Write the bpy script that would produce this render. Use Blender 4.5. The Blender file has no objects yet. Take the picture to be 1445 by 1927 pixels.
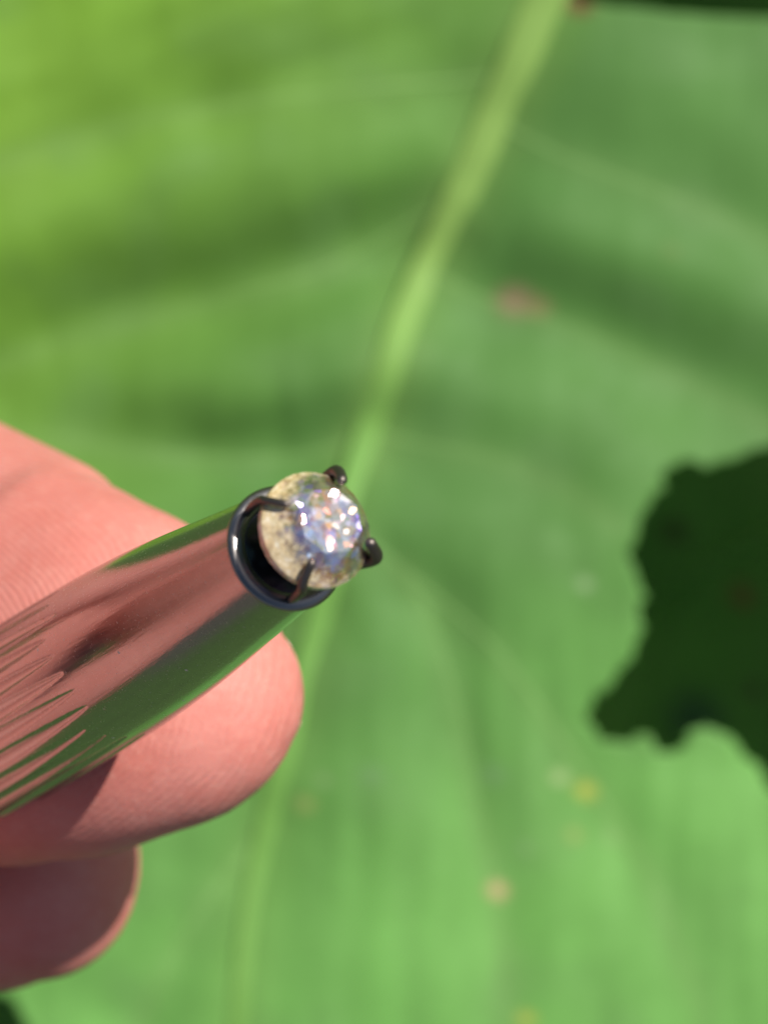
import bpy, bmesh, math, random
import numpy as np
from mathutils import Vector, Matrix, noise as mnoise

# 1 Blender unit = 1 cm (macro close-up)
SC = bpy.context.scene
SC.unit_settings.system = 'METRIC'
SC.unit_settings.scale_length = 0.01
COL = SC.collection
random.seed(4); rng = np.random.default_rng(4)
R = math.radians

# ------------------------------------------------------------------ camera
CAM_H = 16.0            # camera height above the tip of the tool (cm)
FPX = 6422.0            # focal length in photo pixels (1445 wide)
cam = bpy.data.cameras.new('camera'); camo = bpy.data.objects.new('camera', cam); COL.objects.link(camo)
camo.location = (0, 0, CAM_H)
cam.sensor_fit = 'HORIZONTAL'; cam.sensor_width = 36.0; cam.lens = 36.0 * FPX / 1445.0
cam.clip_start = 0.1; cam.clip_end = 2000
cam.dof.use_dof = True; cam.dof.focus_distance = 16.9; cam.dof.aperture_fstop = 0.66
SC.camera = camo

# ------------------------------------------------------------------ light
SUN_TO = Vector((0.43, 0.45, 0.783)).normalized()
w = bpy.data.worlds.new('World'); SC.world = w; w.use_nodes = True
wn = w.node_tree.nodes; wl = w.node_tree.links
bg = wn['Background']; sky = wn.new('ShaderNodeTexSky'); sky.sky_type = 'NISHITA'
sky.sun_disc = False
sky.sun_elevation = math.asin(SUN_TO.z); sky.sun_rotation = math.atan2(SUN_TO.x, SUN_TO.y)
sky.dust_density = 1.6
wl.new(sky.outputs[0], bg.inputs[0]); bg.inputs[1].default_value = 0.052
sl = bpy.data.lights.new('sun', 'SUN'); slo = bpy.data.objects.new('sun', sl); COL.objects.link(slo)
sl.energy = 5.0; sl.angle = R(0.53); sl.color = (1.0, 0.955, 0.88)
slo.rotation_euler = SUN_TO.to_track_quat('Z', 'Y').to_euler()
slo.location = SUN_TO * 60
vs = SC.view_settings
vs.view_transform = 'Standard'; vs.look = 'None'; vs.gamma = 1; vs.exposure = 0.62; vs.use_curve_mapping = False
cy = SC.cycles
cy.max_bounces = 8; cy.glossy_bounces = 6; cy.transmission_bounces = 6; cy.diffuse_bounces = 3
cy.sample_clamp_indirect = 12.0; cy.caustics_reflective = True; cy.caustics_refractive = False

# ------------------------------------------------------------------ helpers
def W(px, py, depth):
    """photo pixel at a given distance below the camera -> world point"""
    return Vector(((px - 722.5) / FPX * depth, -(py - 963.5) / FPX * depth, CAM_H - depth))

def mesh_obj(name, verts, faces, mat=None, parent=None, smooth=True):
    me = bpy.data.meshes.new(name); me.from_pydata([tuple(v) for v in verts], [], faces); me.update()
    if mat: me.materials.append(mat)
    if smooth:
        me.polygons.foreach_set('use_smooth', [True] * len(me.polygons))
    o = bpy.data.objects.new(name, me); COL.objects.link(o)
    if parent: o.parent = parent
    return o

def empty(name, loc=(0, 0, 0)):
    o = bpy.data.objects.new(name, None); o.empty_display_size = .3; COL.objects.link(o); o.location = loc
    return o

def tag(o, label=None, cat=None, kind=None, group=None):
    if label: o['label'] = label
    if cat: o['category'] = cat
    if kind: o['kind'] = kind
    if group: o['group'] = group
    return o

class NT:
    def __init__(s, name):
        s.m = bpy.data.materials.new(name); s.m.use_nodes = True
        s.t = s.m.node_tree; s.n = s.t.nodes; s.l = s.t.links
        s.b = s.n['Principled BSDF']; s.out = s.n['Material Output']
    def N(s, typ, **kw):
        n = s.n.new(typ)
        for k, v in kw.items():
            if hasattr(n, k): setattr(n, k, v)
        return n
    def L(s, a, b): s.l.new(a, b)
    def noise(s, vec, scale, detail=3, rough=.5, dist=0):
        n = s.N('ShaderNodeTexNoise'); n.inputs['Scale'].default_value = scale
        n.inputs['Detail'].default_value = detail; n.inputs['Roughness'].default_value = rough
        n.inputs['Distortion'].default_value = dist
        if vec: s.L(vec, n.inputs['Vector'])
        return n
    def ramp(s, fac, pts):
        n = s.N('ShaderNodeValToRGB'); e = n.color_ramp.elements
        while len(e) < len(pts): e.new(.5)
        for i, (p, c) in enumerate(pts):
            e[i].position = p; e[i].color = tuple(c) + (1,) if len(c) == 3 else c
        s.L(fac, n.inputs[0]); return n
    def math(s, op, a, b=None, c=None):
        n = s.N('ShaderNodeMath'); n.operation = op
        for i, v in enumerate((a, b, c)):
            if v is None: continue
            if isinstance(v, (int, float)): n.inputs[i].default_value = v
            else: s.L(v, n.inputs[i])
        return n.outputs[0]
    def mix(s, fac, a, b, blend='MIX'):
        n = s.N('ShaderNodeMix'); n.data_type = 'RGBA'; n.blend_type = blend
        for i, v in ((0, fac), (6, a), (7, b)):
            if isinstance(v, (int, float)): n.inputs[i].default_value = v
            elif isinstance(v, tuple): n.inputs[i].default_value = v + (1,) if len(v) == 3 else v
            else: s.L(v, n.inputs[i])
        return n.outputs[2]
    def bump(s, h, strength, dist=.01, normal=None):
        n = s.N('ShaderNodeBump'); n.inputs['Strength'].default_value = strength; n.inputs['Distance'].default_value = dist
        s.L(h, n.inputs['Height'])
        if normal: s.L(normal, n.inputs['Normal'])
        return n.outputs[0]
    def coord(s, which='Object'): return s.N('ShaderNodeTexCoord').outputs[which]

def catmull(pts, n):
    """pts: array (k,d) -> n samples of a Catmull-Rom spline"""
    P = np.asarray(pts, float); k = len(P)
    P = np.vstack([2 * P[0] - P[1], P, 2 * P[-1] - P[-2]])
    out = []
    for t in np.linspace(0, k - 1 - 1e-9, n):
        i = int(t); f = t - i; a, b, c, d = P[i], P[i + 1], P[i + 2], P[i + 3]
        out.append(.5 * ((2 * b) + (-a + c) * f + (2 * a - 5 * b + 4 * c - d) * f * f + (-a + 3 * b - 3 * c + d) * f ** 3))
    return np.array(out)

# ------------------------------------------------------------------ materials
def mat_skin():
    t = NT('skin'); b = t.b; co = t.coord('Object')
    big = t.noise(co, 1.3, 5, .6); mott = t.noise(co, 4.5, 4, .65); fine = t.noise(co, 16, 4, .65)
    col = t.ramp(big.outputs[0], [(.30, (.45, .150, .122)), (.48, (.485, .178, .148)), (.62, (.505, .198, .165)), (.78, (.525, .23, .192))])
    mr = t.ramp(mott.outputs[0], [(.42, (0, 0, 0)), (.66, (1, 1, 1))])
    c1 = t.mix(t.math('MULTIPLY', mr.outputs[0], .22), col.outputs[0], (.46, .12, .09))
    fr_ = t.ramp(fine.outputs[0], [(.5, (0, 0, 0)), (.72, (1, 1, 1))])
    c2 = t.mix(t.math('MULTIPLY', fr_.outputs[0], .22), c1, (.62, .34, .27))
    t.L(c2, b.inputs['Base Color'])
    b.inputs['Subsurface Weight'].default_value = .2
    b.inputs['Subsurface Radius'].default_value = (.22, .075, .04)
    b.inputs['Subsurface Scale'].default_value = .6
    b.inputs['Roughness'].default_value = .6
    b.inputs['Specular IOR Level'].default_value = .16
    # friction ridges of the finger pads: arched rings round the pad centre
    mp = t.N('ShaderNodeMapping'); t.L(co, mp.inputs[0])
    mp.inputs['Location'].default_value = tuple(-W(-260, 1235, 19.4))
    mp2 = t.N('ShaderNodeMapping'); mp2.inputs['Rotation'].default_value = (0, 0, R(20)); mp2.inputs['Scale'].default_value = (.8, 1.25, .6)
    t.L(mp.outputs[0], mp2.inputs[0])
    wv = t.N('ShaderNodeTexWave'); wv.wave_type = 'RINGS'; wv.rings_direction = 'SPHERICAL'
    wv.inputs['Scale'].default_value = 8.4; wv.inputs['Distortion'].default_value = 7.0
    wv.inputs['Detail'].default_value = 1.0; wv.inputs['Detail Scale'].default_value = .35
    t.L(mp2.outputs[0], wv.inputs['Vector'])
    pores = t.noise(co, 38, 3, .6)
    crease = t.N('ShaderNodeTexVoronoi'); crease.feature = 'DISTANCE_TO_EDGE'; crease.inputs['Scale'].default_value = 7
    t.L(co, crease.inputs['Vector'])
    brk = t.noise(co, 11, 3, .6)
    n1 = t.bump(t.math('MULTIPLY', wv.outputs[1], t.math('MULTIPLY', brk.outputs[0], brk.outputs[0])), .65, .013)
    n2 = t.bump(pores.outputs[0], .3, .010, n1)
    n3 = t.bump(t.math('MINIMUM', crease.outputs[0], .05), .25, .05, n2)
    t.L(n3, b.inputs['Normal'])
    return t.m

def mat_nail():
    t = NT('fingernail'); b = t.b; co = t.coord('Object')
    n = t.noise(co, 3, 2)
    c = t.ramp(n.outputs[0], [(.3, (.62, .36, .30)), (.7, (.70, .46, .39))])
    t.L(c.outputs[0], b.inputs['Base Color']); b.inputs['Roughness'].default_value = .28
    b.inputs['Subsurface Weight'].default_value = .2; b.inputs['Subsurface Radius'].default_value = (.1, .05, .03)
    return t.m

def mat_metal(name, base, rough, scratch=.0, dust=False, streak=None):
    t = NT(name); b = t.b; co = t.coord('Object')
    b.inputs['Metallic'].default_value = 1
    n = t.noise(co, 14, 4, .6)
    c = t.ramp(n.outputs[0], [(.3, tuple(x * .93 for x in base)), (.7, base)])
    colr = c.outputs[0]
    mp = t.N('ShaderNodeMapping'); mp.inputs['Scale'].default_value = (60, 60, 3.0); t.L(co, mp.inputs[0])
    st = t.noise(mp.outputs[0], 1.0, 3, .6)
    rr = t.math('MULTIPLY_ADD', st.outputs[0], rough * .8, rough * .6)
    if dust:
        vo = t.N('ShaderNodeTexVoronoi'); vo.inputs['Scale'].default_value = 8.5; vo.inputs['Randomness'].default_value = 1
        t.L(co, vo.inputs['Vector'])
        sel = t.math('GREATER_THAN', t.N('ShaderNodeSeparateColor').outputs[0], .5)
        sc_ = [x for x in t.n if x.bl_idname == 'ShaderNodeSeparateColor'][-1]; t.L(vo.outputs['Color'], sc_.inputs[0])
        spot = t.math('LESS_THAN', vo.outputs['Distance'], t.math('MULTIPLY_ADD', sc_.outputs[1], .06, .015))
        dm = t.math('MULTIPLY', spot, sel)
        fine = t.noise(co, 55, 3, .7)
        haze = t.math('MULTIPLY', t.math('GREATER_THAN', fine.outputs[0], .66), .35)
        dm = t.math('MAXIMUM', dm, haze)
        colr = t.mix(dm, colr, (.62, .56, .5))
        t.L(t.math('MULTIPLY_ADD', dm, -.75, 1.0), b.inputs['Metallic'])
        rr = t.math('MULTIPLY_ADD', dm, .5, rr)
    t.L(colr, b.inputs['Base Color']); t.L(rr, b.inputs['Roughness'])
    if scratch:
        t.L(t.bump(st.outputs[0], scratch, .004), b.inputs['Normal'])
    return t.m

def mat_gem():
    t = NT('cut_stone'); co = t.coord('Object'); b = t.b
    n = t.noise(co, 22, 5, .7); n2 = t.noise(co, 60, 4, .7)
    geo = t.N('ShaderNodeNewGeometry')
    def cells(scale, tilt, sat, rough):
        vo = t.N('ShaderNodeTexVoronoi'); vo.inputs['Scale'].default_value = scale; t.L(co, vo.inputs['Vector'])
        off = t.N('ShaderNodeVectorMath'); off.operation = 'SUBTRACT'; t.L(vo.outputs['Color'], off.inputs[0]); off.inputs[1].default_value = (.5, .5, .5)
        scl = t.N('ShaderNodeVectorMath'); scl.operation = 'SCALE'; t.L(off.outputs[0], scl.inputs[0]); scl.inputs['Scale'].default_value = tilt
        ad = t.N('ShaderNodeVectorMath'); ad.operation = 'ADD'; t.L(scl.outputs[0], ad.inputs[0]); t.L(geo.outputs['Normal'], ad.inputs[1])
        nm = t.N('ShaderNodeVectorMath'); nm.operation = 'NORMALIZE'; t.L(ad.outputs[0], nm.inputs[0])
        sp = t.N('ShaderNodeSeparateColor'); t.L(vo.outputs['Color'], sp.inputs[0])
        hue = t.ramp(sp.outputs[1], [(.0, (.9, .93, 1)), (.18, (.34, .18, .95)), (.32, (.95, .96, 1)), (.5, (1, .40, .50)), (.62, (1, .46, .10)), (.78, (.98, .95, .92)), (1, (.40, .62, 1))])  # flash colours put into the reflection tint, in place of dispersion
        g = t.N('ShaderNodeBsdfGlossy'); g.inputs['Roughness'].default_value = rough
        t.L(t.mix(sat, (.85, .85, .87), hue.outputs[0]), g.inputs['Color']); t.L(nm.outputs[0], g.inputs['Normal'])
        return g.outputs[0]
    m1 = t.N('ShaderNodeMixShader'); m1.inputs[0].default_value = .45
    t.L(cells(15, .58, 1.0, .2), m1.inputs[1]); t.L(cells(33, .8, 1.0, .18), m1.inputs[2])
    c = t.ramp(n.outputs[0], [(.30, (.34, .22, .095)), (.46, (.58, .43, .21)), (.58, (.70, .56, .33)), (.70, (.88, .80, .62))])
    t.L(c.outputs[0], b.inputs['Base Color']); b.inputs['Roughness'].default_value = .3
    b.inputs['Specular IOR Level'].default_value = .6
    t.L(t.bump(n2.outputs[0], .5, .01), b.inputs['Normal'])
    # cloudy beige towards the girdle, cells with painted flash colours under the crown
    sx = t.N('ShaderNodeSeparateXYZ'); t.L(co, sx.inputs[0])
    r2 = t.math('SQRT', t.math('ADD', t.math('MULTIPLY', sx.outputs[0], sx.outputs[0]), t.math('MULTIPLY', sx.outputs[1], sx.outputs[1])))
    r2 = t.math('MULTIPLY_ADD', n.outputs[0], .20, r2); r2 = t.math('MULTIPLY_ADD', sx.outputs[0], -.28, r2); r2 = t.math('MULTIPLY_ADD', sx.outputs[1], .10, r2)
    msk = t.N('ShaderNodeMapRange'); msk.inputs[1].default_value = .32; msk.inputs[2].default_value = .40
    msk.inputs[3].default_value = .08; msk.inputs[4].default_value = .74; t.L(r2, msk.inputs[0])
    mx = t.N('ShaderNodeMixShader'); t.L(msk.outputs[0], mx.inputs[0]); t.L(m1.outputs[0], mx.inputs[1]); t.L(b.outputs[0], mx.inputs[2])
    t.L(mx.outputs[0], t.out.inputs[0])
    return t.m

def mat_foil():
    t = NT('foil_backing'); b = t.b; co = t.coord('Object')
    vo = t.N('ShaderNodeTexVoronoi'); vo.inputs['Scale'].default_value = 13; t.L(co, vo.inputs['Vector'])
    hs = t.N('ShaderNodeHueSaturation'); t.L(vo.outputs['Color'], hs.inputs['Color']); hs.inputs['Saturation'].default_value = .9
    c = t.mix(.55, hs.outputs[0], (.85, .8, .85))
    t.L(c, b.inputs['Base Color']); b.inputs['Metallic'].default_value = 1; b.inputs['Roughness'].default_value = .2
    t.L(t.bump(vo.outputs['Distance'], .6, .05), b.inputs['Normal'])
    return t.m

def mat_leaf(name, transl=.34, rough=.62, spec=.2, attr=True, base=None):
    t = NT(name); b = t.b; co = t.coord('Object')
    if attr:
        a = t.N('ShaderNodeAttribute'); a.attribute_name = 'col'; colr = a.outputs['Color']
    else:
        n0 = t.noise(co, .9, 2); r0 = t.ramp(n0.outputs[0], [(.3, tuple(x * .8 for x in base)), (.7, base)]); colr = r0.outputs[0]
    n = t.noise(co, 4, 3, .6); colr = t.mix(t.math('MULTIPLY', n.outputs[0], .25), colr, (.045, .12, .02))
    t.L(colr, b.inputs['Base Color'])
    t.L(t.math('MULTIPLY_ADD', n.outputs[0], .24, rough - .12), b.inputs['Roughness'])
    b.inputs['Specular IOR Level'].default_value = spec
    t.L(t.bump(n.outputs[0], .2, .04), b.inputs['Normal'])
    tr = t.N('ShaderNodeBsdfTranslucent')
    tc = t.mix(1.0, colr, (1.7, 1.7, .6), 'MULTIPLY'); t.L(tc, tr.inputs[0])
    mx = t.N('ShaderNodeMixShader'); mx.inputs[0].default_value = transl
    t.L(b.outputs[0], mx.inputs[1]); t.L(tr.outputs[0], mx.inputs[2]); t.L(mx.outputs[0], t.out.inputs[0])
    return t.m

def mat_soil():
    t = NT('soil'); b = t.b; co = t.coord('Object')
    n = t.noise(co, .8, 8, .65)
    c = t.ramp(n.outputs[0], [(.32, (.03, .024, .012)), (.42, (.045, .085, .02)), (.62, (.075, .155, .03)), (.8, (.10, .18, .045))]); sy = t.N('ShaderNodeSeparateXYZ'); t.L(co, sy.inputs[0])
    bare = t.N('ShaderNodeMapRange'); bare.inputs[1].default_value = -50; bare.inputs[2].default_value = -56; t.L(t.math('MULTIPLY_ADD', n.outputs[0], 8, sy.outputs[1]), bare.inputs[0])  # far ground greyed, put in for the grey streak reflected on the tube
    cc = t.mix(bare.outputs[0], c.outputs[0], (.085, .075, .065)); t.L(cc, b.inputs['Base Color'])
    b.inputs['Roughness'].default_value = .95; t.L(t.bump(n.outputs[0], .8, .5), b.inputs['Normal'])
    return t.m

M_SKIN, M_NAIL = mat_skin(), mat_nail()
M_TUBE = mat_metal('dark_polished_steel', (.315, .315, .32), .14, .2, dust=True)
M_RING = mat_metal('polished_rim_steel', (.23, .215, .205), .33)
M_PRONG = mat_metal('gunmetal_prong', (.13, .11, .10), .5)
M_CUP = NT('blackened_cup'); M_CUP.b.inputs['Base Color'].default_value = (.006, .005, .006, 1)
M_CUP.b.inputs['Roughness'].default_value = .25; M_CUP = M_CUP.m
M_GEM, M_FOIL = mat_gem(), mat_foil()
M_LEAF = mat_leaf('leaf_green'); M_VEIN = mat_leaf('leaf_vein', transl=.15)
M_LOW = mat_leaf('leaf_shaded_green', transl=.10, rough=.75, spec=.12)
M_SOIL = mat_soil()

# ------------------------------------------------------------------ ground
def ground():
    n = 40; v = []; f = []
    for j in range(n + 1):
        for i in range(n + 1):
            x = (i / n - .5); y = (j / n - .5)
            sx = math.copysign(abs(x * 2) ** 2.2 * 600, x); sy = math.copysign(abs(y * 2) ** 2.2 * 600, y)
            v.append((sx, sy, -34 + mnoise.noise((sx * .12, sy * .12, 0)) * 1.2))
    for j in range(n):
        for i in range(n):
            a = j * (n + 1) + i; f.append((a, a + 1, a + n + 2, a + n + 1))
    o = mesh_obj('ground', v, f, M_SOIL); o['kind'] = 'structure'
ground()

# ------------------------------------------------------------------ leaves
def seg_dist(P, A, B):
    AB = B - A; t = np.clip(((P - A) @ AB) / (AB @ AB), 0, 1)
    Q = A + t[:, None] * AB; return np.hypot(*(P - Q).T), Q, t
def poly_dist(P, poly, closed=False):
    poly = np.asarray(poly, float); k = len(poly)
    best = np.full(len(P), 1e9); Q = np.zeros_like(P); T = np.zeros(len(P))
    for i in range(k if closed else k - 1):
        d, q, t = seg_dist(P, poly[i], poly[(i + 1) % k]); m = d < best
        best[m] = d[m]; Q[m] = q[m]; T[m] = i + t[m]
    return best, Q, T
def inside(P, poly):
    poly = np.asarray(poly, float); c = np.zeros(len(P), bool); x, y = P[:, 0], P[:, 1]
    for i in range(len(poly)):
        (x0, y0), (x1, y1) = poly[i], poly[i - 1]
        cond = ((y0 > y) != (y1 > y)) & (x < (x1 - x0) * (y - y0) / (y1 - y0 + 1e-12) + x0)
        c ^= cond
    return c
def vnoise(P, scale, seed=0):
    return np.array([mnoise.noise((p[0] / scale, p[1] / scale, seed * 7.3)) for p in P])

LEAF_D = 33.0
MIDRIB = [(1045, -60), (1022, 0), (975, 115), (925, 230), (880, 335), (838, 425), (790, 530), (757, 610), (728, 700), (695, 800),
          (660, 920), (625, 1060), (585, 1220), (540, 1400), (500, 1560), (470, 1720), (448, 1927), (440, 2200), (470, 2600), (540, 2950)]
VEINS = {
 'L0': [(985, 130), (800, 150), (560, 175), (330, 205), (100, 260), (-250, 380), (-560, 520)],
 'L1': [(868, 350), (740, 425), (600, 500), (430, 548), (220, 600), (0, 665), (-300, 770), (-600, 900)],
 'L2': [(690, 820), (560, 858), (400, 862), (200, 838), (0, 815), (-300, 860), (-640, 1000)],
 'L3': [(600, 1160), (450, 1260), (250, 1390), (0, 1520), (-400, 1680)],
 'L4': [(500, 1560), (400, 1680), (310, 1830), (240, 1990), (170, 2300)],
 'R0': [(935, 220), (1060, 290), (1220, 350), (1400, 420), (1600, 520), (1800, 680)],
 'R1': [(800, 505), (900, 552), (1020, 590), (1150, 640), (1300, 712), (1445, 790), (1650, 880)],
 'R2': [(690, 812), (800, 838), (930, 862), (1060, 915), (1160, 990)],
 'R3': [(640, 1000), (740, 1060), (800, 1150), (850, 1300), (890, 1480), (930, 1660), (950, 1800), (955, 1950), (940, 2300), (860, 2700)],
 'R4': [(760, 1075), (930, 1220), (1080, 1430), (1220, 1640), (1320, 1900), (1330, 2200)],
}
OUTLINE = [(1066, -60), (1075, -20), (1090, 0), (1150, 8), (1230, 17), (1330, 25), (1445, 28), (1560, 24), (1720, 20), (1950, 120), (2200, 400),
           (2330, 760), (2330, 1130), (1600, 1128), (1570, 1020), (1530, 920), (1475, 838), (1430, 842), (1395, 862), (1365, 868), (1330, 882), (1300, 862),
           (1268, 880), (1244, 888), (1256, 918), (1228, 938), (1220, 962), (1202, 982), (1200, 1012), (1182, 1045), (1196, 1070), (1202, 1097),
           (1218, 1125), (1198, 1150), (1214, 1180), (1196, 1215), (1190, 1242), (1162, 1270), (1152, 1294), (1122, 1314), (1110, 1340), (1088, 1352),
           (1120, 1366), (1130, 1396), (1160, 1396), (1180, 1408), (1200, 1382), (1228, 1388), (1238, 1414), (1262, 1420), (1288, 1408), (1296, 1382),
           (1326, 1368), (1352, 1378), (1384, 1390), (1404, 1426), (1434, 1444), (1452, 1490), (1500, 1510), (1570, 1430), (1600, 1270), (1600, 1132), (2330, 1134),
           (2250, 1700), (2000, 2250), (1500, 2600), (1000, 2900), (560, 3100), (280, 2750), (150, 2300), (70, 1985), (38, 1920), (18, 1888), (-40, 1862),
           (-160, 1900), (-330, 1830), (-560, 1640), (-700, 1300), (-720, 900), (-640, 400), (-420, -60), (-60, -420), (350, -600), (760, -820), (1300, -1100), (2100, -1000), (2450, -500), (2250, -80), (1500, -56), (1250, -64), (1110, -56)]  # unseen upper and right lobes enlarged to keep the leaf underneath shaded

def leaf_height(P):
    """relief of the blade in cm: pockets bulging between sunken veins"""
    h = np.zeros(len(P))
    dm, _, _ = poly_dist(P, MIDRIB)
    best = np.full(len(P), 1e9)
    amp = {'L0': .15, 'L1': .58, 'L2': .48, 'L3': .25, 'L4': .2, 'R0': .15, 'R1': .40, 'R2': .13, 'R3': .13, 'R4': .06}
    wid = {'L0': 110, 'L1': 130, 'L2': 115, 'L3': 90, 'L4': 90, 'R0': 110, 'R1': 125, 'R2': 120, 'R3': 75, 'R4': 90}
    for k, pl in VEINS.items():
        d, _, t = poly_dist(P, pl)
        u = t / (len(pl) - 1)
        h -= amp[k] * np.exp(-(d / wid[k]) ** 2) * np.clip(.55 + u * 2.2, 0, 1) * np.clip((1 - u) * 3, 0, 1)
    h -= .05 * np.exp(-(dm / 90) ** 2)
    h += .16 * vnoise(P, 420, 1) + .05 * vnoise(P, 150, 2)
    Q = P.copy(); Q[:, 0] *= 3.0; Q[:, 1] *= .45
    h += np.where(P[:, 1] > 1000, .022, .006) * vnoise(Q, 150, 3)
    Q = P.copy(); a = R(22); Q = np.c_[(P[:, 0] * math.cos(a) - P[:, 1] * math.sin(a)) * .5, (P[:, 0] * math.sin(a) + P[:, 1] * math.cos(a)) * 2.4]
    h += np.clip((1000 - P[:, 1]) / 200, 0, 1) * .045 * np.clip((900 - P[:, 0]) / 150, 0, 1) * vnoise(Q, 170, 5)
    h += -((P[:, 0] - 722) / 1400.) ** 2 * .5
    return h

def leaf_pos(P, h, base_d=LEAF_D):
    d = np.full(len(P), base_d)
    return np.c_[(P[:, 0] - 722.5) / FPX * d, -(P[:, 1] - 963.5) / FPX * d, CAM_H - d + h]

def build_sheet(name, outline, step, hfun, cfun, mat, parent, base_d, thick):
    ol = np.asarray(outline, float)
    x0, y0 = ol.min(0) - step; x1, y1 = ol.max(0) + step
    nx = int((x1 - x0) / step) + 1; ny = int((y1 - y0) / step) + 1
    X, Y = np.meshgrid(x0 + np.arange(nx) * step, y0 + np.arange(ny) * step)
    P = np.c_[X.ravel(), Y.ravel()]
    d, Q, _ = poly_dist(P, ol, True); ins = inside(P, ol); sd = np.where(ins, d, -d)
    ok = sd > -step * .72
    mv = sd < 0; P[mv & ok] = Q[mv & ok]
    keep = np.zeros(len(P), bool); faces = []
    okg = ok.reshape(ny, nx); insg = ins.reshape(ny, nx)
    fk = okg[:-1, :-1] & okg[1:, :-1] & okg[:-1, 1:] & okg[1:, 1:] & (insg[:-1, :-1] | insg[1:, :-1] | insg[:-1, 1:] | insg[1:, 1:])
    jj, ii = np.nonzero(fk); a = jj * nx + ii
    F = np.c_[a, a + nx, a + nx + 1, a + 1]
    used = np.unique(F); remap = np.full(len(P), -1); remap[used] = np.arange(len(used)); F = remap[F]; P = P[used]
    h = hfun(P); V = leaf_pos(P, h, base_d)
    o = mesh_obj(name, V, [tuple(map(int, f)) for f in F], mat, parent)
    c = cfun(P); me = o.data
    ca = me.color_attributes.new('col', 'FLOAT_COLOR', 'POINT')
    ca.data.foreach_set('color', np.c_[c, np.ones(len(c))].astype(np.float32).ravel())
    s = o.modifiers.new('thickness', 'SOLIDIFY'); s.thickness = thick; s.offset = -1
    return o

SPOTS = [  # x, y, radius px, colour: blemishes on the blade
    (972, 560, 38, (.25, .185, .11)), (1018, 572, 24, (.22, .19, .085)), (1105, 1492, 20, (.42, .42, .07)), (1055, 1466, 18, (.34, .45, .20)),
    (938, 1680, 20, (.55, .38, .22)), (575, 1515, 17, (.30, .34, .11)), (992, 1922, 17, (.42, .42, .08)), (1100, 1100, 15, (.30, .42, .22)),
    (1082, 1575, 15, (.26, .33, .09)), (1150, 1580, 13, (.2, .34, .12)), (990, 1600, 13, (.19, .33, .13)), (610, 1470, 13, (.22, .34, .14)),
    (1092, 6, 26, (.16, .06, .03)), (700, 1460, 24, (.14, .27, .10)), (930, 1460, 24, (.14, .27, .10)), (1265, 470, 18, (.11, .20, .05))]
def leaf_colour(P):
    c = np.tile(np.array([.086, .206, .048]), (len(P), 1))
    yl = np.clip(1.15 - (P[:, 0] + .75 * P[:, 1]) / 1050, 0, 1)[:, None]      # yellower and lighter towards the upper left lobe
    c = c * (1 - yl) + yl * np.array([.172, .325, .034])
    lo = np.clip((.35 * P[:, 0] + P[:, 1] - 1350) / 650, 0, 1)[:, None]  # lower right brightened in the colour instead of tilting the blade sunward
    c = c * (1 - lo) + lo * np.array([.146, .345, .082])
    n = vnoise(P, 190, 11)[:, None]; c *= 1 + .14 * n
    bl = np.clip(vnoise(P, 120, 12) * 1.6 - .15, 0, 1)[:, None]; c = c * (1 - .25 * bl) + .25 * bl * np.array([.125, .23, .085])
    Q = P.copy(); Q[:, 0] *= 2.6; Q[:, 1] *= .5
    c *= 1 + (.10 * np.clip((P[:, 1] - 900) / 250, 0, 1))[:, None] * vnoise(Q, 130, 14)[:, None]
    dm, _, t = poly_dist(P, MIDRIB); k = (np.exp(-(dm / 62) ** 2) * np.where(P[:, 1] < 900, .55, .3))[:, None]; c = c * (1 - k) + k * np.array([.17, .29, .07])
    for nme, pl in VEINS.items():
        d, _, _ = poly_dist(P, pl); k = np.exp(-(d / 26) ** 2)[:, None] * .28; c = c * (1 - k) + k * np.array([.15, .26, .08])
    for x, y, r, col in SPOTS:
        d = np.hypot((P[:, 0] - x), (P[:, 1] - y) * 1.25)
        k = np.clip(1.35 - d / r, 0, 1)[:, None]; c = c * (1 - k) + k * np.array(col)
    return np.clip(c, 0, 1)

def vein_tube(name, poly, r0, r1, flat, mat, parent, lift, base_d=LEAF_D, hf=leaf_height, cfun=None):
    P = catmull(poly, 90); h = hf(P); V = leaf_pos(P, h, base_d); V[:, 2] += lift
    vs_, fs = [], []; n = 14
    for i, p in enumerate(V):
        a = V[max(i - 1, 0)]; b = V[min(i + 1, len(V) - 1)]; t = (b - a); t /= np.linalg.norm(t)
        side = np.cross(t, (0, 0, 1)); side /= np.linalg.norm(side); up = np.cross(side, t)
        r = r0 + (r1 - r0) * (i / (len(V) - 1)) ** .8
        for k in range(n):
            an = 2 * math.pi * k / n; vs_.append(p + side * r * math.cos(an) + up * r * flat * math.sin(an))
    for i in range(len(V) - 1):
        for k in range(n):
            fs.append((i * n + k, i * n + (k + 1) % n, (i + 1) * n + (k + 1) % n, (i + 1) * n + k))
    fs.append(tuple(range(n))[::-1]); fs.append(tuple(range((len(V) - 1) * n, len(V) * n)))
    o = mesh_obj(name, vs_, fs, mat, parent)
    if cfun is None: c = np.tile(np.array([.20, .33, .07]), (len(V), 1))
    else: c = cfun(P)
    ca = o.data.color_attributes.new('col', 'FLOAT_COLOR', 'POINT')
    ca.data.foreach_set('color', np.c_[np.repeat(c, n, 0), np.ones(len(c) * n)].astype(np.float32).ravel())
    return o
def midrib_colour(P):
    k = np.clip((P[:, 1] - 450) / 420, 0, 1)[:, None]
    return (1 - k) * np.array([.178, .300, .068]) + k * np.array([.128, .275, .056])

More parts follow.
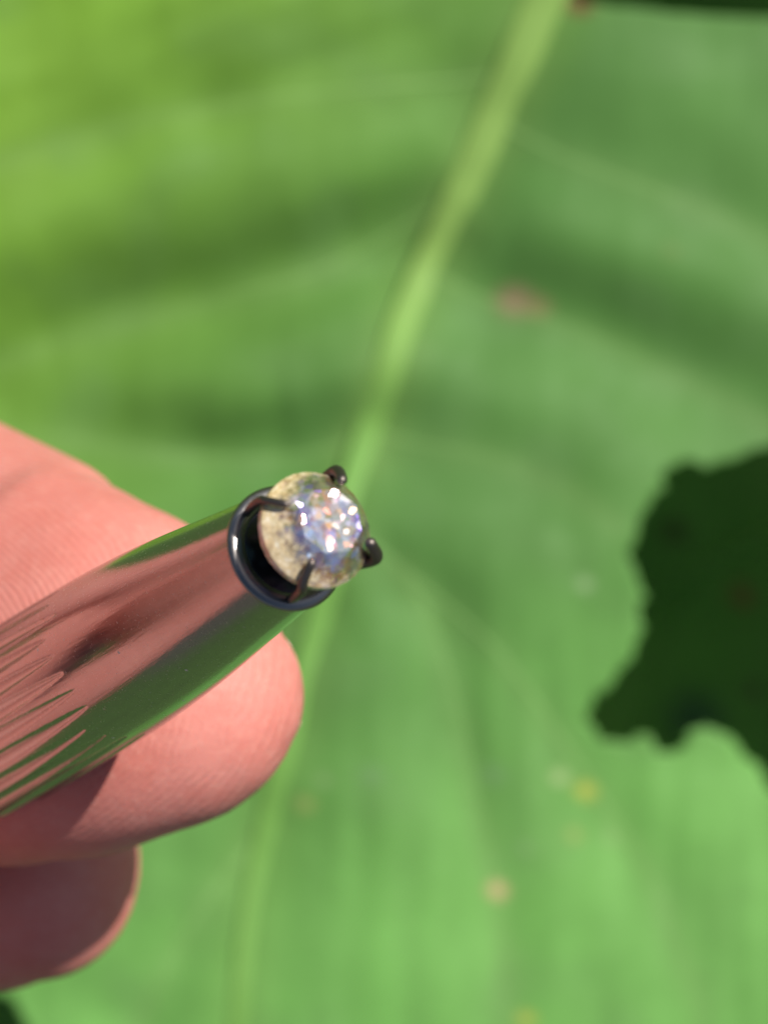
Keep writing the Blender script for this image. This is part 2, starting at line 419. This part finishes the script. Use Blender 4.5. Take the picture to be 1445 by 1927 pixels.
leaf = empty('leaf'); tag(leaf, 'large bright sunlit green leaf with pale midrib filling the background', 'leaf')
build_sheet('blade', OUTLINE, 11.0, leaf_height, leaf_colour, M_LEAF, leaf, LEAF_D, .03)
vein_tube('midrib', MIDRIB, .225, .07, .22, M_VEIN, leaf, .008, cfun=midrib_colour)
for k, pl in VEINS.items():
    vein_tube('side_vein', pl, .04, .012, .3, M_VEIN, leaf, -.006, cfun=leaf_colour)
# petiole leaving the notch at the base of the blade
pet = catmull([(1045, -60), (1110, -130), (1200, -260), (1320, -420)], 30)
pv, pf = [], []
for i, p in enumerate(pet):
    c = W(p[0], p[1], LEAF_D + .1 + i * .11)
    for k in range(12):
        an = 2 * math.pi * k / 12; pv.append(c + Vector((math.cos(an) * .22, 0, 0)) + Vector((0, math.sin(an) * .16, math.sin(an) * .16)))
for i in range(29):
    for k in range(12): pf.append((i * 12 + k, i * 12 + (k + 1) % 12, (i + 1) * 12 + (k + 1) % 12, (i + 1) * 12 + k))
po = mesh_obj('petiole', pv, pf, M_VEIN, leaf)
ca = po.data.color_attributes.new('col', 'FLOAT_COLOR', 'POINT')
ca.data.foreach_set('color', np.tile(np.array([.19, .31, .07, 1], np.float32), len(pv)))

# the leaf underneath, in the shade of the upper one
LOW_D = 37.5
LOW_OUT = []
for i in range(90):
    a = 2 * math.pi * i / 90
    r = 1 + .05 * math.sin(5 * a + 1) + .02 * math.sin(17 * a)
    LOW_OUT.append((800 + 1750 * r * math.cos(a), 1050 + 1900 * r * math.sin(a)))
LOW_MID = [(2300, 700), (1900, 820), (1500, 980), (1100, 1180), (700, 1400), (200, 1640), (-500, 1900)]
LOW_V = [[(1750, 880), (1600, 1060), (1500, 1300), (1450, 1600)], [(1350, 1050), (1250, 1240), (1180, 1480), (1100, 1800)],
         [(1650, 915), (1500, 700), (1300, 450), (1150, 100)], [(1200, 1130), (1000, 900), (700, 700)]]
def low_h(P):
    h = .18 * vnoise(P, 500, 31)
    for pl in LOW_V:
        d, _, _ = poly_dist(P, pl); h -= .15 * np.exp(-(d / 110) ** 2)
    return h
def low_c(P):
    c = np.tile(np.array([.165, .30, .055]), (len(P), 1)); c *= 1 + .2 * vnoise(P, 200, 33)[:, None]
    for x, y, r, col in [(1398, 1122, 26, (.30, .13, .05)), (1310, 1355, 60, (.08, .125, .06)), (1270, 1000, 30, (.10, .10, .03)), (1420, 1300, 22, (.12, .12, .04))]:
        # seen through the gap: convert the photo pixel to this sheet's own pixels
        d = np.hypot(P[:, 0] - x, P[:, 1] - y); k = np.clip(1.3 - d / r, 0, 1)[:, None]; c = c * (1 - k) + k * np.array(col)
    return np.clip(c, 0, 1)
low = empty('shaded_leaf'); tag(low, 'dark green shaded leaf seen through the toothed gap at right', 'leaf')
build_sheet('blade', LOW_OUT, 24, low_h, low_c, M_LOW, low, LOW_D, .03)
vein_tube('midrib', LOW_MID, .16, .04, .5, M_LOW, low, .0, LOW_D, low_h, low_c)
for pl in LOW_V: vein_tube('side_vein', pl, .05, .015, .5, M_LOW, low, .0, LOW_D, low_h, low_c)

# ------------------------------------------------------------------ the tool
TH = R(32.0); UDIR = Vector((.855, .518, 0)).normalized()
DAX = (math.sin(TH) * UDIR + math.cos(TH) * Vector((0, 0, 1))).normalized()
TIP = W(542, 1030, 16.0)
# local frame: z along the tool towards the stone, x along the image direction of the tool
ZL = DAX; YL = ZL.cross(UDIR).normalized(); XL = YL.cross(ZL).normalized()
TOOL_M = Matrix((XL, YL, ZL)).transposed().to_4x4(); TOOL_M.translation = TIP
tool = empty('jewelled_tool'); tool.matrix_world = TOOL_M
tag(tool, 'shiny dark metal tool with a prong set sparkling stone, held by the fingers', 'tool')

def revolve(name, prof, mat, n=96, parent=tool, rfun=None, closed=False):
    v, f = [], []; m = len(prof)
    for i, (r, z) in enumerate(prof):
        for k in range(n):
            a = 2 * math.pi * k / n; rr = rfun(r, z, a) if rfun else r
            v.append((rr * math.cos(a), rr * math.sin(a), z))
    for i in range(m if closed else m - 1):
        for k in range(n):
            i2 = (i + 1) % m
            f.append((i * n + k, i * n + (k + 1) % n, i2 * n + (k + 1) % n, i2 * n + k))
    if not closed:
        if prof[0][0] > 1e-6: f.append(tuple(range(n))[::-1])
        if prof[-1][0] > 1e-6: f.append(tuple(range((m - 1) * n, m * n)))
    return mesh_obj(name, v, f, mat, parent)

# body: tapered neck, shoulder, fluted grip, domed end   (radius, z)
KINK = -1.72
def body_r(z):
    u = -z; a = .284 + .0955 * u; b_ = .4365 + .011 * (u - 1.6); k = .05
    return -k * math.log(math.exp(-a / k) + math.exp(-b_ / k)) + .022 * (1 / (1 + math.exp((1.0 - u) * 4)))
zs = list(np.linspace(-.035, -1.6, 60)) + list(np.linspace(-1.62, -3.2, 130)) + list(np.linspace(-3.25, -7.6, 50))
RE = body_r(-7.6)
prof = [(body_r(z), z) for z in zs] + [(RE * math.cos(a), -7.6 - .3 * math.sin(a)) for a in np.linspace(.15, 1.45, 8)]
NF = 26
starts = [(-1.80 - .34 * random.random()) for _ in range(NF)]
fdep = [.015 + .012 * random.random() for _ in range(NF)]
def flute(r, z, a):
    if z > -1.7 or z < -7.3: return r
    p = a / (2 * math.pi) * NF; i = int(p) % NF; x = (p - int(p) - .5) * 2     # -1..1 across one flute
    g = min(1, max(0, (starts[i] - z) / 1.1)); end = min(1, max(0, (z + 7.3) / .5))
    half = .92 * math.sqrt(g) if g > 0 else 0
    if half <= 0 or abs(x) > half: return r
    return r - fdep[i] * (.35 + .65 * g) * end * (1 - (x / half) ** 2) ** .8
body = revolve('shaft', prof, M_TUBE, NF * 18, tool, flute)
# collar groove and polished rim
lip = [(.25, -.12)] + [(.261 + .045 * math.cos(a), -.020 + .032 * math.sin(a)) for a in np.linspace(-1.2, math.pi + .6, 30)] + [(.225, -.12)]
revolve('rim', lip, M_RING, 128, tool, None, True)
# dark cup that carries the stone
cup = [(.25, -.040), (.238, -.026), (.2, -.026), (.1, -.029), (.0, -.03), (.0, -.1), (.258, -.1)]
revolve('cup', cup, M_CUP, 96, tool, None, True)

# cut stone: table, star / kite / girdle facets, pavilion
GH, CH, GR, TR = .285, .17, .279, .160
def build_gem():
    v, f = [], []
    def ring(r, z, n, off): 
        i0 = len(v)
        for k in range(n):
            a = 2 * math.pi * (k + off) / n; v.append((r * math.cos(a), r * math.sin(a), z))
        return i0
    tb = ring(TR, GH + CH, 8, 0)
    st = ring(.212, GH + CH * .66, 8, .5)
    kt = ring(.255, GH + CH * .30, 16, .0)
    gu = ring(GR, GH + .018, 32, 0); gl = ring(GR, GH - .018, 32, 0)
    pv = ring(.17, GH - .13, 16, .5); v.append((0, 0, GH - .235)); cul = len(v) - 1
    f.append(tuple(tb + k for k in range(8)))
    for k in range(8):
        k1 = (k + 1) % 8
        f.append((tb + k, st + k, tb + k1))
        # kite facets from the table corner
        f.append((tb + k, st + (k - 1) % 8, kt + 2 * k, st + k))
        f.append((st + k, kt + 2 * k, kt + 2 * k + 1)); f.append((st + k, kt + 2 * k + 1, kt + (2 * k + 2) % 16))
    for k in range(16):
        g0, g1, g2 = gu + 2 * k, gu + (2 * k + 1) % 32, gu + (2 * k + 2) % 32
        f.append((kt + k, g0, g1)); f.append((kt + k, g1, kt + (k + 1) % 16)); f.append((kt + (k + 1) % 16, g1, g2))
    for k in range(32):
        k1 = (k + 1) % 32; f.append((gu + k, gl + k, gl + k1, gu + k1))
    for k in range(16):
        g0, g1, g2 = gl + 2 * k, gl + (2 * k + 1) % 32, gl + (2 * k + 2) % 32
        f.append((g0, pv + (k - 1) % 16, pv + k)); f.append((g0, pv + k, g1)); f.append((g1, pv + k, g2))
        f.append((pv + k, pv + (k - 1) % 16, cul))
    o = mesh_obj('stone', v, f, M_GEM, tool, smooth=False)
    bm = bmesh.new(); bm.from_mesh(o.data); bmesh.ops.recalc_face_normals(bm, faces=bm.faces); bm.to_mesh(o.data); bm.free()
    return o
gem = build_gem()
gem['label'] = 'faceted round stone flashing white, violet and orange'
foil = [(.0, GH - .262), (.178, GH - .148), (.25, GH - .055), (.25, GH - .075), (.178, GH - .172), (.0, GH - .29)]  # unseen foil cone, added as a mirror to make the stone sparkle
revolve('foil_backing', foil, M_FOIL, 64, tool, None, True)

def prong(base_a, tip_a, lean, fat):
    pts = []
    for r, h, u in ((.235, -.06, 0), (.262, .03, .1), (.287, .17, .4), (.297 + lean, .288, .6), (.288 + lean * .8, .346, .8), (.246, .412, .95), (.208, .446, 1)):
        a = R(base_a + (tip_a - base_a) * u); pts.append((r * math.cos(a), r * math.sin(a), h, (.022 + .008 * math.sin(u * 3)) * fat))
    P = catmull(pts, 40); v, f = [], []; n = 12
    for i, p in enumerate(P):
        a, b = P[max(i - 1, 0)][:3], P[min(i + 1, len(P) - 1)][:3]; t = Vector(b - a).normalized()
        rad = Vector((p[0], p[1], 0)).normalized(); s = t.cross(rad).normalized(); q = s.cross(t)
        rr = p[3] * (1 if i < 36 else (1, .9, .7, .35)[i - 36])
        for k in range(n):
            an = 2 * math.pi * k / n; v.append(Vector(p[:3]) + s * rr * math.cos(an) + q * rr * math.sin(an))
    for i in range(39):
        for k in range(n): f.append((i * n + k, i * n + (k + 1) % n, (i + 1) * n + (k + 1) % n, (i + 1) * n + k))
    f.append(tuple(range(n))[::-1]); f.append(tuple(range(39 * n, 40 * n)))
    return mesh_obj('prong', v, f, M_PRONG, tool)
# angles measured from local x (image direction of the tool); local y points up-left in the photo
for ba, ta, ln, ft in ((-53, -53, .018, 1.15), (38, 37, .012, 1.05), (-122, -148, .0, .85), (112, 130, .0, .7)):
    prong(ba, ta, ln, ft)

# ------------------------------------------------------------------ the hand (left hand, palm towards the camera)
def loft(chain, pad, caplen=.88, n=84, m=40, cap0=True, cap1=True):
    """chain: (x,y,z, half width, half depth); pad: direction the pad faces. Returns a closed tube and a surface sampler."""
    C = catmull(chain, n); P = C[:, :3]
    def cap(i, direction):
        p = P[i]; t = P[i] - P[i + direction]; t /= np.linalg.norm(t); rw, rd = C[i, 3], C[i, 4]; out = []
        for a in np.linspace(.18, 1.50, 9):
            out.append(np.r_[p + t * math.sin(a) * rw * caplen, rw * math.cos(a) ** .82, rd * math.cos(a) ** .82])
        return out
    rows = list(C)
    if cap1: rows = rows + cap(-1, -1)
    if cap0: rows = cap(0, 1)[::-1] + rows
    rows = np.array(rows); v, frames = [], []
    for i, row in enumerate(rows):
        p = row[:3]; a = rows[max(i - 1, 0)][:3]; b = rows[min(i + 1, len(rows) - 1)][:3]; t = b - a; t /= np.linalg.norm(t)
        s = np.cross(t, pad); s /= np.linalg.norm(s); u = np.cross(s, t); frames.append((p, s, u, row[3], row[4]))
        for k in range(m):
            an = 2 * math.pi * k / m; v.append(p + s * row[3] * math.cos(an) + u * row[4] * math.sin(an))
    f = []
    for i in range(len(rows) - 1):
        for k in range(m): f.append((i * m + k, i * m + (k + 1) % m, (i + 1) * m + (k + 1) % m, (i + 1) * m + k))
    f.append(tuple(range(m))[::-1]); f.append(tuple(range((len(rows) - 1) * m, len(rows) * m)))
    return v, f, frames

def wp(px, py, d, rw, rd): p = W(px, py, d); return (p.x, p.y, p.z, rw, rd)
WR = (-14.6, -2.6, -7.0)
PAD = np.array((.10, .05, 1.0))
CH_ = {}
# fingertip last
CH_['index'] = ([WR + (1.3, 1.2), (-11.2, -.6, -6.6, 1.15, 1.15), (-8.4, 1.7, -6.2, 1.1, 1.1), (-6.7, 1.5, -6.9, 1.0, .95), (-5.0, .7, -6.8, 1.12, .94), (-3.6, -.22, -5.7, 1.24, .92),
                 wp(-20, 1222, 20.35, 1.25, .86), wp(130, 1264, 19.8, 1.12, .80), wp(270, 1283, 19.46, .97, .74), wp(385, 1300, 19.3, .78, .64), wp(460, 1303, 19.22, .61, .52),
                 wp(513, 1301, 19.18, .435, .38), wp(542, 1299, 19.16, .27, .24)], PAD, .28)
CH_['middle'] = ([WR + (1.3, 1.2), (-11.4, -1.8, -6.9, 1.15, 1.15), (-8.5, -1.3, -6.6, 1.05, 1.05), (-6.6, -1.7, -7.6, .92, .92), (-5.0, -2.0, -7.5, .92, .90), (-3.7, -2.15, -6.4, .84, .82),
                  wp(-90, 1620, 21.9, .82, .76), wp(30, 1626, 21.55, .80, .73), wp(62, 1628, 21.48, .74, .67)], PAD)
CH_['ring'] = ([WR + (1.3, 1.2), (-11.4, -3.1, -7.0, 1.15, 1.15), (-8.6, -3.1, -6.8, 1.0, 1.0), (-6.9, -3.6, -7.8, .86, .86), (-5.6, -3.9, -7.4, .86, .84), (-4.3, -3.95, -6.2, .80, .76), (-3.75, -3.8, -5.3, .68, .62)], PAD)
CH_['pinky'] = ([WR + (1.3, 1.2), (-11.3, -4.2, -6.9, 1.1, 1.1), (-8.7, -4.8, -6.7, .9, .9), (-7.3, -5.4, -7.4, .75, .75), (-6.4, -5.6, -6.8, .72, .70), (-5.8, -5.5, -5.9, .66, .62), (-5.5, -5.3, -5.2, .55, .5)], PAD)
CH_['thumb'] = ([WR + (1.4, 1.3), (-12.2, -.6, -6.0, 1.5, 1.4), (-9.8, -1.4, -3.9, 1.3, 1.25), (-7.4, -3.1, -2.4, 1.2, 1.05), (-5.5, -3.85, -2.35, 1.3, 1.02), (-4.4, -3.5, -3.2, 1.18, .86), (-3.8, -2.95, -3.95, .92, .62)], np.array((.725, .44, -.53)))
CH_['forearm'] = ([(-24, -5.4, -5.4, 3.4, 2.9), (-19, -3.9, -6.4, 2.9, 2.3), (-15.6, -2.8, -7.0, 2.6, 1.8), (-13.2, -2.3, -6.9, 2.6, 1.6)], PAD)
CH_['palm'] = ([(-14.2, -2.5, -7.0, 2.5, 1.4), (-12, -2.2, -6.9, 3.0, 1.5), (-10, -2.1, -6.6, 3.3, 1.4), (-8.8, -2.1, -6.5, 3.2, 1.15)], PAD)
hv, hf, nails = [], [], []
for k, spec in CH_.items():
    v, f, fr = loft(*spec)
    o = len(hv); hv += list(v); hf += [tuple(i + o for i in q) for q in f]
    if k not in ('forearm', 'palm'): nails.append(fr)
hand = empty('person'); tag(hand, 'bare left hand of a person pinching the metal tool', 'hand')
skin = mesh_obj('hand', hv, hf, M_SKIN, hand)
rm = skin.modifiers.new('join', 'REMESH'); rm.mode = 'VOXEL'; rm.voxel_size = .055; rm.use_smooth_shade = True
sm = skin.modifiers.new('soften', 'SMOOTH'); sm.factor = .5; sm.iterations = 10
for fr in nails:
    rows = fr[-24:-10]; v, f = [], []; n = 15
    for i, (p, s, u, rw, rd) in enumerate(rows):
        e = i / (len(rows) - 1)
        half = R(40) * (1 - max(0, .18 - e) ** 2 * 8)
        for k in range(n):
            an = -math.pi / 2 + (k / (n - 1) - .5) * 2 * half
            off = .995 + .01 * e; v.append(p + s * rw * off * math.cos(an) + u * rd * off * math.sin(an))
    for i in range(len(rows) - 1):
        for k in range(n - 1): f.append((i * n + k, i * n + k + 1, (i + 1) * n + k + 1, (i + 1) * n + k))
    nl = mesh_obj('fingernail', v, f, M_NAIL, hand)
    sd_ = nl.modifiers.new('thickness', 'SOLIDIFY'); sd_.thickness = .04; sd_.offset = 0
